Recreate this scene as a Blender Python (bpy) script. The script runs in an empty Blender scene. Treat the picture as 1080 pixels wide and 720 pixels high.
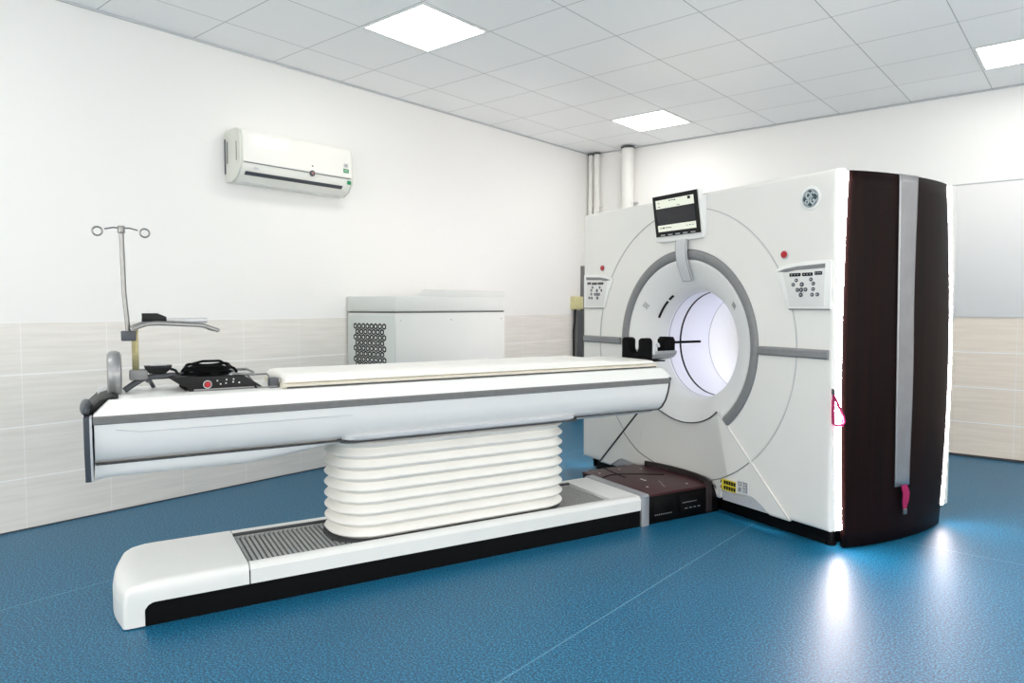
import bpy, bmesh, math, random
from mathutils import Vector, Matrix
random.seed(7)
C = bpy.context.scene.collection
PI = math.pi

# ------------------------------------------------------------------ materials
def new_mat(name):
    m = bpy.data.materials.new(name); m.use_nodes = True
    nt = m.node_tree; b = nt.nodes['Principled BSDF']
    return m, nt, b

def srgb(c):
    return tuple(((v/255)/12.92 if v/255 <= .04045 else ((v/255+.055)/1.055)**2.4) for v in c) + (1,)

def mat(name, col, rough=.5, metal=0, spec=.5, noise=.03, nscale=40, bump=0, bscale=200, coat=0):
    """plain surface with a faint procedural variation of colour and relief"""
    m, nt, b = new_mat(name)
    c = srgb(col)
    b.inputs['Roughness'].default_value = rough
    b.inputs['Metallic'].default_value = metal
    b.inputs['Specular IOR Level'].default_value = spec
    b.inputs['Coat Weight'].default_value = coat
    tc = nt.nodes.new('ShaderNodeTexCoord')
    n = nt.nodes.new('ShaderNodeTexNoise'); n.inputs['Scale'].default_value = nscale
    nt.links.new(tc.outputs['Object'], n.inputs['Vector'])
    r = nt.nodes.new('ShaderNodeValToRGB')
    r.color_ramp.elements[0].position = .3; r.color_ramp.elements[1].position = .7
    r.color_ramp.elements[0].color = tuple(v*(1-noise) for v in c[:3]) + (1,)
    r.color_ramp.elements[1].color = tuple(min(1, v*(1+noise)) for v in c[:3]) + (1,)
    nt.links.new(n.outputs['Fac'], r.inputs['Fac'])
    nt.links.new(r.outputs['Color'], b.inputs['Base Color'])
    if bump:
        n2 = nt.nodes.new('ShaderNodeTexNoise'); n2.inputs['Scale'].default_value = bscale
        nt.links.new(tc.outputs['Object'], n2.inputs['Vector'])
        bp = nt.nodes.new('ShaderNodeBump'); bp.inputs['Strength'].default_value = bump
        bp.inputs['Distance'].default_value = .002
        nt.links.new(n2.outputs['Fac'], bp.inputs['Height'])
        nt.links.new(bp.outputs['Normal'], b.inputs['Normal'])
    return m

def emit(name, col, strength):
    m, nt, b = new_mat(name)
    b.inputs['Base Color'].default_value = srgb(col)
    b.inputs['Emission Color'].default_value = srgb(col)
    b.inputs['Emission Strength'].default_value = strength
    return m

def math_node(nt, op, a, b=None, c=None):
    n = nt.nodes.new('ShaderNodeMath'); n.operation = op
    for i, v in enumerate((a, b, c)):
        if v is None: continue
        if isinstance(v, (int, float)): n.inputs[i].default_value = v
        else: nt.links.new(v, n.inputs[i])
    return n.outputs[0]

def line_mask(nt, coord, origin, pitch, width):
    """1 on thin lines spaced `pitch` apart from `origin`"""
    s = math_node(nt, 'SUBTRACT', coord, origin)
    s = math_node(nt, 'DIVIDE', s, pitch)
    s = math_node(nt, 'ADD', s, .5)
    s = math_node(nt, 'FRACT', s)
    s = math_node(nt, 'SUBTRACT', s, .5)
    s = math_node(nt, 'ABSOLUTE', s)
    return math_node(nt, 'LESS_THAN', s, width/pitch/2)

def mixc(nt, fac, a, b):
    n = nt.nodes.new('ShaderNodeMix'); n.data_type = 'RGBA'
    nt.links.new(fac, n.inputs['Factor']) if not isinstance(fac, (int, float)) else setattr(n.inputs['Factor'], 'default_value', fac)
    for k, v in (('A', a), ('B', b)):
        s = [i for i in n.inputs if i.name == k and i.type == 'RGBA'][0]
        if isinstance(v, tuple): s.default_value = v
        else: nt.links.new(v, s)
    return [o for o in n.outputs if o.type == 'RGBA'][0]

TILE_TOP = 1.2
def wall_mat(name, axis, origin, tile_col, tile_col2, paint=(240, 239, 236)):
    """painted wall above a wainscot of four courses of ceramic tile"""
    m, nt, b = new_mat(name)
    g = nt.nodes.new('ShaderNodeNewGeometry')
    sp = nt.nodes.new('ShaderNodeSeparateXYZ'); nt.links.new(g.outputs['Position'], sp.inputs[0])
    u, z = sp.outputs[axis], sp.outputs['Z']
    tile = math_node(nt, 'LESS_THAN', z, TILE_TOP)
    j = math_node(nt, 'MAXIMUM', line_mask(nt, z, 0, .3, .008), line_mask(nt, u, origin, .455, .003))
    # brushed, streaky glaze on the tiles
    mp = nt.nodes.new('ShaderNodeMapping'); mp.inputs['Scale'].default_value = (1.6, 1.6, 26)
    nt.links.new(g.outputs['Position'], mp.inputs['Vector'])
    n = nt.nodes.new('ShaderNodeTexNoise'); n.inputs['Scale'].default_value = 1.6; n.inputs['Detail'].default_value = 5
    nt.links.new(mp.outputs[0], n.inputs['Vector'])
    rp = nt.nodes.new('ShaderNodeValToRGB')
    rp.color_ramp.elements[0].position = .35; rp.color_ramp.elements[1].position = .65
    rp.color_ramp.elements[0].color = srgb(tile_col2); rp.color_ramp.elements[1].color = srgb(tile_col)
    nt.links.new(n.outputs['Fac'], rp.inputs['Fac'])
    tc = mixc(nt, j, rp.outputs[0], srgb((246, 245, 242)))
    n2 = nt.nodes.new('ShaderNodeTexNoise'); n2.inputs['Scale'].default_value = .8
    nt.links.new(g.outputs['Position'], n2.inputs['Vector'])
    pc = mixc(nt, n2.outputs['Fac'], srgb(paint), srgb(tuple(v-4 for v in paint)))
    nt.links.new(mixc(nt, tile, pc, tc), b.inputs['Base Color'])
    nt.links.new(math_node(nt, 'MULTIPLY_ADD', tile, -.35, .8), b.inputs['Roughness'])
    bp = nt.nodes.new('ShaderNodeBump'); bp.inputs['Strength'].default_value = .35; bp.inputs['Distance'].default_value = .003
    h = math_node(nt, 'MULTIPLY', math_node(nt, 'SUBTRACT', 1, j), tile)
    h = math_node(nt, 'MULTIPLY_ADD', n.outputs['Fac'], math_node(nt, 'MULTIPLY', tile, .25), h)
    nt.links.new(h, bp.inputs['Height']); nt.links.new(bp.outputs[0], b.inputs['Normal'])
    return m

def floor_mat():
    m, nt, b = new_mat('blue_speckled_vinyl')
    g = nt.nodes.new('ShaderNodeNewGeometry')
    sp = nt.nodes.new('ShaderNodeSeparateXYZ'); nt.links.new(g.outputs['Position'], sp.inputs[0])
    n = nt.nodes.new('ShaderNodeTexNoise'); n.inputs['Scale'].default_value = 120; n.inputs['Detail'].default_value = 2
    n.inputs['Roughness'].default_value = .75
    nt.links.new(g.outputs['Position'], n.inputs['Vector'])
    r = nt.nodes.new('ShaderNodeValToRGB'); e = r.color_ramp.elements
    e[0].position = .36; e[0].color = srgb((0, 36, 58)); e[1].position = .66; e[1].color = srgb((40, 156, 192))
    k = e.new(.5); k.color = srgb((0, 86, 124))
    nt.links.new(n.outputs['Fac'], r.inputs['Fac'])
    n2 = nt.nodes.new('ShaderNodeTexNoise'); n2.inputs['Scale'].default_value = 1.1; n2.inputs['Detail'].default_value = 3
    nt.links.new(g.outputs['Position'], n2.inputs['Vector'])
    c = mixc(nt, math_node(nt, 'MULTIPLY', n2.outputs['Fac'], .35), r.outputs[0], srgb((14, 66, 100)))
    # weld seams between sheets of vinyl
    s = math_node(nt, 'MAXIMUM', line_mask(nt, sp.outputs['X'], -1.555, 2.0, .006), line_mask(nt, sp.outputs['Y'], 4.3, 9.0, .006))
    c = mixc(nt, math_node(nt, 'MULTIPLY', s, .45), c, srgb((120, 175, 200)))
    nt.links.new(c, b.inputs['Base Color'])
    b.inputs['Roughness'].default_value = .43
    b.inputs['Specular IOR Level'].default_value = .6
    bp = nt.nodes.new('ShaderNodeBump'); bp.inputs['Strength'].default_value = .06; bp.inputs['Distance'].default_value = .001
    nt.links.new(n.outputs['Fac'], bp.inputs['Height']); nt.links.new(bp.outputs[0], b.inputs['Normal'])
    return m

def ceiling_mat():
    m, nt, b = new_mat('ceiling_tiles')
    g = nt.nodes.new('ShaderNodeNewGeometry')
    sp = nt.nodes.new('ShaderNodeSeparateXYZ'); nt.links.new(g.outputs['Position'], sp.inputs[0])
    j = math_node(nt, 'MAXIMUM', line_mask(nt, sp.outputs['X'], -.765, .592, .0065), line_mask(nt, sp.outputs['Y'], 5.30, .595, .0065))
    n = nt.nodes.new('ShaderNodeTexWhiteNoise'); n.noise_dimensions = '2D'
    cx = math_node(nt, 'FLOOR', math_node(nt, 'DIVIDE', math_node(nt, 'ADD', sp.outputs['X'], .765), .592))
    cy = math_node(nt, 'FLOOR', math_node(nt, 'DIVIDE', math_node(nt, 'SUBTRACT', sp.outputs['Y'], 5.30), .595))
    cb = nt.nodes.new('ShaderNodeCombineXYZ'); nt.links.new(cx, cb.inputs[0]); nt.links.new(cy, cb.inputs[1])
    nt.links.new(cb.outputs[0], n.inputs['Vector'])
    c = mixc(nt, n.outputs['Value'], srgb((242, 242, 241)), srgb((246, 246, 245)))
    c = mixc(nt, j, c, srgb((176, 181, 182)))
    nt.links.new(c, b.inputs['Base Color'])
    b.inputs['Roughness'].default_value = .45
    bp = nt.nodes.new('ShaderNodeBump'); bp.inputs['Strength'].default_value = .5; bp.inputs['Distance'].default_value = .004
    nt.links.new(math_node(nt, 'SUBTRACT', 1, j), bp.inputs['Height']); nt.links.new(bp.outputs[0], b.inputs['Normal'])
    return m

def wood_mat():
    m, nt, b = new_mat('dark_brown_laminate')
    tc = nt.nodes.new('ShaderNodeTexCoord')
    mp = nt.nodes.new('ShaderNodeMapping'); mp.inputs['Scale'].default_value = (30, 30, .8)
    nt.links.new(tc.outputs['Object'], mp.inputs['Vector'])
    n = nt.nodes.new('ShaderNodeTexNoise'); n.inputs['Scale'].default_value = 1.2; n.inputs['Detail'].default_value = 4
    nt.links.new(mp.outputs[0], n.inputs['Vector'])
    r = nt.nodes.new('ShaderNodeValToRGB'); e = r.color_ramp.elements
    e[0].position = .3; e[0].color = srgb((9, 2, 2)); e[1].position = .75; e[1].color = srgb((26, 7, 5))
    nt.links.new(n.outputs['Fac'], r.inputs['Fac']); nt.links.new(r.outputs[0], b.inputs['Base Color'])
    b.inputs['Roughness'].default_value = .5; b.inputs['Specular IOR Level'].default_value = .1
    return m

M = dict(
    floor=floor_mat(), ceil=ceiling_mat(),
    wall_l=wall_mat('wall_left_paint_and_tile', 'Y', 2.19, (234, 230, 223), (225, 221, 214)),
    wall_b=wall_mat('wall_back_paint_and_tile', 'X', -.99, (240, 228, 213), (232, 219, 204)),
    white=mat('white_enamel', (228, 229, 226), .38, noise=.012, nscale=3),
    shell=mat('gantry_shell', (222, 221, 216), .36, noise=.012, nscale=2),
    funnel=mat('bore_funnel_plastic', (220, 221, 219), .42, noise=.01, nscale=3),
    bore=mat('bore_liner', (238, 238, 246), .34, noise=.01, nscale=3, coat=.15),
    flare=mat('bore_rear_flare', (246, 246, 246), .3, noise=.01, nscale=3),
    table=mat('table_white', (234, 233, 230), .32, noise=.012, nscale=3),
    pad=mat('mattress_vinyl', (236, 234, 228), .55, noise=.02, nscale=8, bump=.1, bscale=300),
    bellow=mat('bellows_rubber', (232, 230, 224), .6, noise=.02, nscale=6),
    grey=mat('grey_rubber_trim', (108, 108, 107), .5, noise=.06),
    ring=mat('grey_ring_trim', (122, 123, 124), .42, noise=.04),
    dgrey=mat('dark_grey_plastic', (70, 74, 80), .4, noise=.05),
    lgrey=mat('light_grey_plastic', (196, 198, 200), .4, noise=.02),
    alu=mat('brushed_aluminium', (176, 177, 180), .35, metal=.6, noise=.05, nscale=60),
    steel=mat('polished_steel', (140, 140, 138), .3, metal=.9, noise=.05, nscale=30),
    strip=mat('satin_metal_strip', (150, 150, 152), .35, metal=.5, noise=.05, nscale=12),
    brass=mat('tarnished_brass', (140, 134, 100), .35, metal=.8, noise=.15, nscale=50),
    black=mat('black_plastic', (9, 9, 10), .45, spec=.3, noise=.2),
    skirt=mat('black_skirt', (4, 4, 5), .5, spec=.15, noise=.2),
    foam=mat('black_foam', (5, 5, 6), .8, spec=.15, noise=.3, bump=.2),
    burg=mat('burgundy_cover', (62, 26, 30), .4, noise=.06, nscale=30, spec=.4),
    wood=wood_mat(),
    seam=mat('seam_gasket', (178, 180, 180), .6, noise=.05),
    dseam=mat('dark_gasket', (58, 60, 62), .6, noise=.05),
    red=mat('red_button_plastic', (172, 18, 32), .35, noise=.05),
    pink=mat('magenta_webbing', (150, 6, 76), .7, noise=.15, nscale=90),
    keypad=mat('keypad_membrane', (216, 216, 213), .4, noise=.01),
    ac=mat('ac_casing', (236, 236, 228), .35, noise=.01, nscale=4),
    acside=mat('ac_side_casing', (214, 215, 206), .4, noise=.01, nscale=4),
    cab=mat('cabinet_paint', (206, 209, 206), .45, noise=.012, nscale=3),
    cabend=mat('cabinet_end_paint', (196, 202, 199), .45, noise=.012, nscale=3),
    pipe=mat('white_pipe', (226, 225, 220), .4, noise=.03, nscale=8),
    green=mat('green_sticker', (30, 140, 88), .5, noise=.1),
    yellow=mat('yellow_sticker', (214, 196, 52), .5, noise=.1),
    socket=mat('cream_box', (206, 200, 150), .5, noise=.06),
    teal=mat('badge_dark_teal', (52, 72, 76), .4, noise=.1, nscale=80),
    badge=mat('badge_silver', (182, 190, 192), .35, noise=.05),
    diffuser=emit('light_diffuser', (255, 253, 248), 9.0),
    led=emit('led_strip', (255, 240, 243), 62.0),
    led_dim=emit('led_strip_dim', (255, 246, 246), 24.0),
    lcd=emit('lcd_pale', (206, 208, 194), .35),
    bore_fill=emit('bore_fill_strip', (240, 240, 255), 22.0),  # emission of the strip added inside the bore as fill
)

# ------------------------------------------------------------------ mesh helpers
class MB:
    def __init__(s): s.bm = bmesh.new()
    def add(s, verts, faces):
        vs = [s.bm.verts.new(v) for v in verts]
        for f in faces:
            try: s.bm.faces.new([vs[i] for i in f])
            except ValueError: pass
        return vs
    def merge(s, bm2, mtx=None):
        me = bpy.data.meshes.new('tmp'); bm2.to_mesh(me)
        if mtx is not None: me.transform(mtx)
        s.bm.from_mesh(me); bpy.data.meshes.remove(me); bm2.free()
        return s
    def box(s, x0, x1, y0, y1, z0, z1, bev=0, seg=2, mtx=None):
        b = bmesh.new()
        v = [b.verts.new(p) for p in ((x0,y0,z0),(x1,y0,z0),(x1,y1,z0),(x0,y1,z0),(x0,y0,z1),(x1,y0,z1),(x1,y1,z1),(x0,y1,z1))]
        for f in ((0,3,2,1),(4,5,6,7),(0,1,5,4),(1,2,6,5),(2,3,7,6),(3,0,4,7)): b.faces.new([v[i] for i in f])
        if bev: bmesh.ops.bevel(b, geom=b.edges[:], offset=bev, segments=seg, affect='EDGES', profile=.5)
        return s.merge(b, mtx)
    def prism(s, outline, axis, a0, a1, bev=0, seg=2, mtx=None):
        """2-D outline extruded along an axis; outline is (x,z) for 'y', (y,z) for 'x', (x,y) for 'z'"""
        def P(p, a):
            return {'x': (a, p[0], p[1]), 'y': (p[0], a, p[1]), 'z': (p[0], p[1], a)}[axis]
        b = bmesh.new(); n = len(outline)
        lo = [b.verts.new(P(p, a0)) for p in outline]; hi = [b.verts.new(P(p, a1)) for p in outline]
        b.faces.new(lo); b.faces.new(hi[::-1])
        for i in range(n): b.faces.new((lo[i], hi[i], hi[(i+1) % n], lo[(i+1) % n]))
        bmesh.ops.recalc_face_normals(b, faces=b.faces[:])
        if bev:
            ed = [e for e in b.edges if not (e.verts[0] in lo and e.verts[1] in hi) and not (e.verts[1] in lo and e.verts[0] in hi)]
            bmesh.ops.bevel(b, geom=ed, offset=bev, segments=seg, affect='EDGES', profile=.5)
        return s.merge(b, mtx)
    def tube(s, pts, r, n=12, closed=False, caps=True):
        pts = [Vector(p) for p in pts]; N = len(pts); rs = r if isinstance(r, (list, tuple)) else [r]*N
        rings = []; up = None
        for i, p in enumerate(pts):
            a = pts[(i-1) % N] if closed or i else pts[0]; c = pts[(i+1) % N] if closed or i < N-1 else pts[-1]
            t = (c-a).normalized()
            if up is None:
                up = Vector((0, 0, 1)) if abs(t.z) < .9 else Vector((1, 0, 0))
            u = (up - t*up.dot(t))
            u = u.normalized() if u.length > 1e-6 else t.orthogonal().normalized(); up = u; w = t.cross(u)
            rings.append([s.bm.verts.new(p + (u*math.cos(2*PI*k/n) + w*math.sin(2*PI*k/n))*rs[i]) for k in range(n)])
        for i in range(N if closed else N-1):
            A, B = rings[i], rings[(i+1) % N]
            for k in range(n): s.bm.faces.new((A[k], A[(k+1) % n], B[(k+1) % n], B[k]))
        if caps and not closed: s.bm.faces.new(rings[0][::-1]); s.bm.faces.new(rings[-1])
        return s
    def cyl(s, p0, p1, r, n=24, bev=0):
        p0, p1 = Vector(p0), Vector(p1)
        if not bev: return s.tube([p0, p1], r, n)
        d = (p1-p0).normalized()
        return s.tube([p0, p0+d*bev*.3, p0+d*bev, p1-d*bev, p1-d*bev*.3, p1], [r-bev, r-bev*.3, r, r, r-bev*.3, r-bev], n)
    def grid(s, fn, nu, nv, closed_u=False):
        V = [[s.bm.verts.new(fn(i/nu, j/nv)) for j in range(nv+1)] for i in range(nu + (0 if closed_u else 1))]
        L = len(V)
        for i in range(nu):
            for j in range(nv):
                a, b = V[i], V[(i+1) % L]
                s.bm.faces.new((a[j], b[j], b[j+1], a[j+1]))
        return V
    def ribbon(s, pts, side, w, t):
        """flat strip along pts: `side` unit vector for its width, thickness t along side x tangent"""
        pts = [Vector(p) for p in pts]; side = Vector(side).normalized(); rows = []
        ww = w if isinstance(w, (list, tuple)) else [w]*len(pts)
        for i, p in enumerate(pts):
            tg = (pts[min(i+1, len(pts)-1)] - pts[max(i-1, 0)]).normalized(); nn = side.cross(tg).normalized()
            rows.append([s.bm.verts.new(p + side*a*ww[i]/2 + nn*b*t/2) for a, b in ((-1,-1),(1,-1),(1,1),(-1,1))])
        for A, B in zip(rows, rows[1:]):
            for k in range(4): s.bm.faces.new((A[k], A[(k+1) % 4], B[(k+1) % 4], B[k]))
        s.bm.faces.new(rows[0][::-1]); s.bm.faces.new(rows[-1])
        return s
    def loft(s, rows, caps=True):
        R_ = [[s.bm.verts.new(p) for p in r] for r in rows]
        for A, B in zip(R_, R_[1:]):
            n = len(A)
            for k in range(n): s.bm.faces.new((A[k], A[(k+1) % n], B[(k+1) % n], B[k]))
        if caps: s.bm.faces.new(R_[0][::-1]); s.bm.faces.new(R_[-1])
        return s
    def clip(s, pred):
        """drop the faces whose middle lies where pred(x, z) holds"""
        bad = [f for f in s.bm.faces if pred(f.calc_center_median().x, f.calc_center_median().z)]
        bmesh.ops.delete(s.bm, geom=bad, context='FACES'); return s
    def build(s, name, m, parent=None, smooth=None, solid=0, solid_off=-1, sharp=35, toward=None):
        bmesh.ops.recalc_face_normals(s.bm, faces=s.bm.faces[:])
        if toward is not None:           # give a sheet its thickness on the side `toward` points to
            t = Vector((0, 0, 0))
            for f in s.bm.faces: t += f.normal*f.calc_area()
            solid_off = 1 if t.dot(Vector(toward)) > 0 else -1
        me = bpy.data.meshes.new(name); s.bm.to_mesh(me); s.bm.free()
        me.materials.append(m)
        for p in me.polygons: p.use_smooth = True
        me.set_sharp_from_angle(angle=math.radians(sharp))
        o = bpy.data.objects.new(name, me); C.objects.link(o)
        if parent is not None: o.parent = parent
        if solid:
            md = o.modifiers.new('solid', 'SOLIDIFY'); md.thickness = solid; md.offset = solid_off
        return o

def tag(o, label, cat=None, group=None):
    o['label'] = label
    if cat: o['category'] = cat
    if group: o['group'] = group
    return o
def struct(o): o['kind'] = 'structure'; return o
def thing(name, label, cat, loc=(0, 0, 0), rz=0, group=None, parent=None):
    o = bpy.data.objects.new(name, None); C.objects.link(o); o.location = loc; o.rotation_euler = (0, 0, rz)
    o.empty_display_size = .1
    return tag(o, label, cat, group)
def place(o, loc, rz=0):
    o.location = loc; o.rotation_euler = (0, 0, rz); return o
def text(body, size, m, parent, mtx, name='lettering', ext=.0006):
    cu = bpy.data.curves.new(name, 'FONT'); cu.body = body; cu.size = size; cu.extrude = ext
    cu.align_x = 'CENTER'; cu.align_y = 'CENTER'
    t = bpy.data.objects.new(name, cu); C.objects.link(t)
    dg = bpy.context.evaluated_depsgraph_get(); me = bpy.data.meshes.new_from_object(t.evaluated_get(dg))
    bpy.data.objects.remove(t); me.transform(mtx); me.materials.clear(); me.materials.append(m)
    o = bpy.data.objects.new(name, me); C.objects.link(o); o.parent = parent
    return o

# ------------------------------------------------------------------ the room
XW, YB, H = -4.74, 7.1, 3.085
XR, YF = 2.6, -2.0
def slab(name, *a, m):
    return struct(MB().box(*a).build(name, m))
slab('floor', XW-.2, XR+.2, YF-.2, YB+.2, -.1, 0, m=M['floor'])
slab('ceiling', XW-.2, XR+.2, YF-.2, YB+.2, H, H+.1, m=M['ceil'])
slab('wall_left', XW-.2, XW, YF-.2, YB+.2, 0, H, m=M['wall_l'])
slab('wall_back', XW, XR, YB, YB+.2, 0, H, m=M['wall_b'])
# the walls behind and to the right of the camera carry added openings for fill light
def wall_with_added_window(name, m_, along, a0, a1, w0, w1, z0, z1, at, th):
    mb = MB()
    def bx(u0, u1, za, zb):
        if along == 'y': mb.box(at, at+th, u0, u1, za, zb)
        else: mb.box(u0, u1, at, at+th, za, zb)
    bx(a0, w0, 0, H); bx(w1, a1, 0, H); bx(w0, w1, 0, z0); bx(w0, w1, z1, H)
    return struct(mb.build(name, m_))
def added_window(name, along, w0, w1, z0, z1, at, n):  # unseen windows, added to brighten the ceiling and walls
    t = bpy.data.objects.new(name, None); C.objects.link(t); struct(t)
    f = MB()
    def bx(m_, u0, u1, d0, d1, za, zb):
        if along == 'y': m_.box(at+d0, at+d1, u0, u1, za, zb)
        else: m_.box(u0, u1, at+d0, at+d1, za, zb)
    bx(f, w0, w1, 0, .06, z0, z0+.05); bx(f, w0, w1, 0, .06, z1-.05, z1)
    for k in range(n+1):
        u = w0 + (w1-w0-.05)*k/n; bx(f, u, u+.05, 0, .06, z0, z1)
    f.build('added_window_frame', M['white'], t)
wall_with_added_window('wall_right', M['wall_l'], 'y', YF-.2, YB+.2, -1.0, 4.6, .7, 2.7, XR, .2)
added_window('added_window_1', 'y', -1.0, 4.6, .7, 2.7, XR+.07, 4)
wall_with_added_window('wall_front', M['wall_b'], 'x', XW, XR, -4.2, 2.0, .7, 2.7, YF-.2, .2)
added_window('added_window_2', 'x', -4.2, 2.0, .7, 2.7, YF-.13, 5)
# lead-lined panel let into the wall behind the gantry: a faint step at its top edge
struct(MB().box(-1.045, XR, YB-.012, YB, 1.2, 2.315, .003).build('trim_1', mat('wall_panel_paint', (234, 233, 232), .7, noise=.01, nscale=2)))
struct(MB().box(-1.045, XR, YB-.016, YB, 2.315, 2.325, .002).build('trim_2', M['lgrey']))
struct(MB().box(XW, XR, YB-.008, YB, 0, .022).build('baseboard_shadow_back', M['dseam']))  # thin baseboard strip, the shadow line at the floor put into its dark colour
struct(MB().box(XW, XW+.006, YF, YB, 0, .008).build('baseboard_left', M['dgrey']))
# shadow-gap angle where ceiling meets walls
struct(MB().box(XW, XW+.014, YF, YB, H-.014, H, .003).build('trim_3', M['lgrey']))
struct(MB().box(XW, XR, YB-.014, YB, H-.014, H, .003).build('trim_4', M['lgrey']))

def ceiling_light(x, y, label):
    t = thing('ceiling_light', label, 'ceiling light', (x, y, H), 0, 'square ceiling light panels')
    w, d = .27, .2735
    f = MB()
    for a in ((-.294,-w,-.295,.295), (w,.294,-.295,.295), (-w,w,-.295,-d), (-w,w,d,.295)):
        f.box(a[0], a[1], a[2], a[3], -.006, 0, .001)
    f.build('frame', M['white'], t)
    MB().box(-w, w, -d, d, -.004, 0).build('diffuser', M['diffuser'], t)
    return t
ceiling_light(-3.429, 3.2175, 'square white ceiling light panel above the air conditioner, largest of the lit squares')
ceiling_light(-3.429, 6.1925, 'square white ceiling light panel above the scanner screen, by the pipes in the corner')
ceiling_light(-.469, 6.1925, 'square white ceiling light panel over the right end of the back wall')
# the same grid of lights goes on over the part of the room behind the camera
for x, y, l in ((-.469, 3.2175, 'square light panel over the middle of the room, above the camera'),
                (-3.429, .2425, 'square light panel over the left of the room, outside the picture'),
                (-.469, .2425, 'square light panel straight behind the camera'),
                (1.9, 3.2175, 'square light panel at the right side of the room'),
                (1.9, 6.1925, 'square light panel in the far right corner of the room'),
                (1.9, .2425, 'square light panel behind and right of the camera')):
    ceiling_light(x, y, l)

# ------------------------------------------------------------------ pipes in the corner
def pipe(x, r, label, collar=True):
    t = thing('ceiling_pipe', label, 'pipe', (x, YB-.012-r-.03, 0), 0)
    MB().cyl((0, 0, .02), (0, 0, H-.016), r, 24).build('pipe', M['pipe'], t)
    MB().cyl((0, 0, H-.03), (0, 0, H-.016), r+.008, 24).build('collar', M['dgrey'], t)
    for z in (2.45, 1.4): MB().box(-r-.006, r+.006, -r*.5, r+.04, z, z+.02, .003).build('bracket', M['pipe'], t)
pipe(-4.685, .026, 'thin white vertical pipe right in the room corner')
pipe(-4.595, .033, 'slim white vertical pipe, second from the room corner')
pipe(-4.155, .072, 'thick white vertical pipe rising behind the scanner to the ceiling')

# electrical box, cable and conduit on the left wall near the corner
t = thing('junction_box', 'small cream junction box on the wall beside the scanner left edge', 'box', (XW, 6.79, 1.25))
MB().box(0, .07, -.085, .085, 0, .15, .008).build('body', M['socket'], t)
MB().box(.07, .078, -.07, .07, .015, .135, .004).build('cover', M['socket'], t)
o = MB().tube([(XW+.04, 6.75, 1.25), (XW+.045, 6.74, 1.15), (XW+.03, 6.735, 1.0), (XW+.035, 6.73, .8), (XW+.03, 6.73, .3), (XW+.03, 6.73, .01)], .012, 8).build('power_cable', M['black'])
tag(o, 'black cable hanging down the wall from the cream junction box', 'cable')
t = thing('cable_trunking', 'grey vertical trunking on the wall beneath the junction box', 'trunking', (XW, 6.83, 0))
MB().box(0, .05, -.06, .07, .0, 1.24, .006).build('channel', M['grey'], t)
MB().box(.05, .056, -.05, .06, .01, 1.23, .003).build('cover', M['dgrey'], t)
o = MB().box(XW, XW+.045, 6.91, 6.945, .0, 1.76, .006).build('conduit', M['grey'])
tag(o, 'narrow grey upright conduit between the junction box and the scanner', 'conduit')

# ------------------------------------------------------------------ air conditioner
def build_ac():
    t = thing('air_conditioner', 'white wall-mounted split air conditioner high on the left wall', 'air conditioner', (XW, 3.005, 2.15))
    L = .475
    # profile in (x out of wall, z)
    prof = [(0, .005), (0, .345), (.03, .36), (.15, .362), (.185, .345), (.2, .3), (.203, .14), (.19, .085), (.15, .03), (.09, .0)]
    def pr(p, y0, y1, bev=0):
        m = MB(); n = len(p)
        m.prism([(a, b) for a, b in p], 'y', y0, y1, bev); return m
    pr(prof, -L+.02, L-.02).build('casing', M['ac'], t)
    for s in (-1, 1):
        e = pr(prof, *sorted((s*L, s*(L-.02))), .004).build('end_cap', M['acside'], t)
    m = MB(); m.box(.0, .016, -L-.003, -L+.002, .06, .3); m.box(.035, .042, -L-.003, -L+.002, .13, .28); m.build('side_slot', M['dgrey'], t)
    m = MB(); m.box(.155, .162, -L-.002, -L+.002, .14, .27); m.build('side_slot', M['grey'], t)
    fp = [(.19, .352), (.206, .3), (.209, .135), (.2, .13), (.18, .33)]
    pr(fp, -L+.022, L-.022, .002).build('front_panel', mat('ac_gloss_panel', (240, 239, 232), .15, noise=.005, nscale=3, coat=.5), t)
    MB().box(.196, .2045, -L+.03, L-.03, .1255, .132).build('panel_gap', M['ring'], t)
    # outlet: dark slot with a louver below
    sl = MB(); sl.prism([(.182, .0665), (.186, .0705), (.169, .0515), (.165, .0475)], 'y', -L+.05, L-.09); sl.build('air_outlet', M['dgrey'], t)
    lv = MB(); lv.prism([(.16, .040), (.165, .041), (.122, .006), (.116, .006)], 'y', -L+.05, L-.07, .001)
    lv.build('louver', M['ac'], t)
    ll = MB(); ll.box(.121, .127, -L+.06, L-.08, .0, .004); ll.build('louver_rib', M['lgrey'], t)
    # round emblem with a dot above, green stickers
    e = MB().cyl((.203, .095, .125), (.214, .095, .125), .022, 28, .002).build('emblem', M['dgrey'], t)
    MB().cyl((.214, .095, .125), (.216, .095, .125), .011, 20).build('emblem_core', mat('emblem_rose', (150, 110, 105), .4), e)
    MB().cyl((.207, .098, .178), (.210, .098, .178), .006, 14).build('sensor', M['dgrey'], t)
    s1 = MB().box(.2085, .2095, .375, .425, .17, .2, .0).build('sticker', M['green'], t)
    m = MB(); m.box(.2094, .2099, .385, .415, .188, .191); m.box(.2094, .2099, .38, .42, .18, .182); m.build('print', M['white'], s1)
    s2 = MB().box(.2085, .2095, .38, .42, .212, .24).build('sticker', M['lgrey'], t)
    m = MB()
    for k in range(3): m.box(.2094, .2099, .385+.004*k, .41, .217+.007*k, .2195+.007*k)
    m.build('print', M['grey'], s2)
    s3 = MB().box(.2015, .204, .415, .45, .085, .115, .001).build('sticker', M['green'], t)
    s4 = MB().box(.2, .2025, -.37, -.335, .09, .105, .001).build('sticker', M['lgrey'], t)
build_ac()

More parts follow.
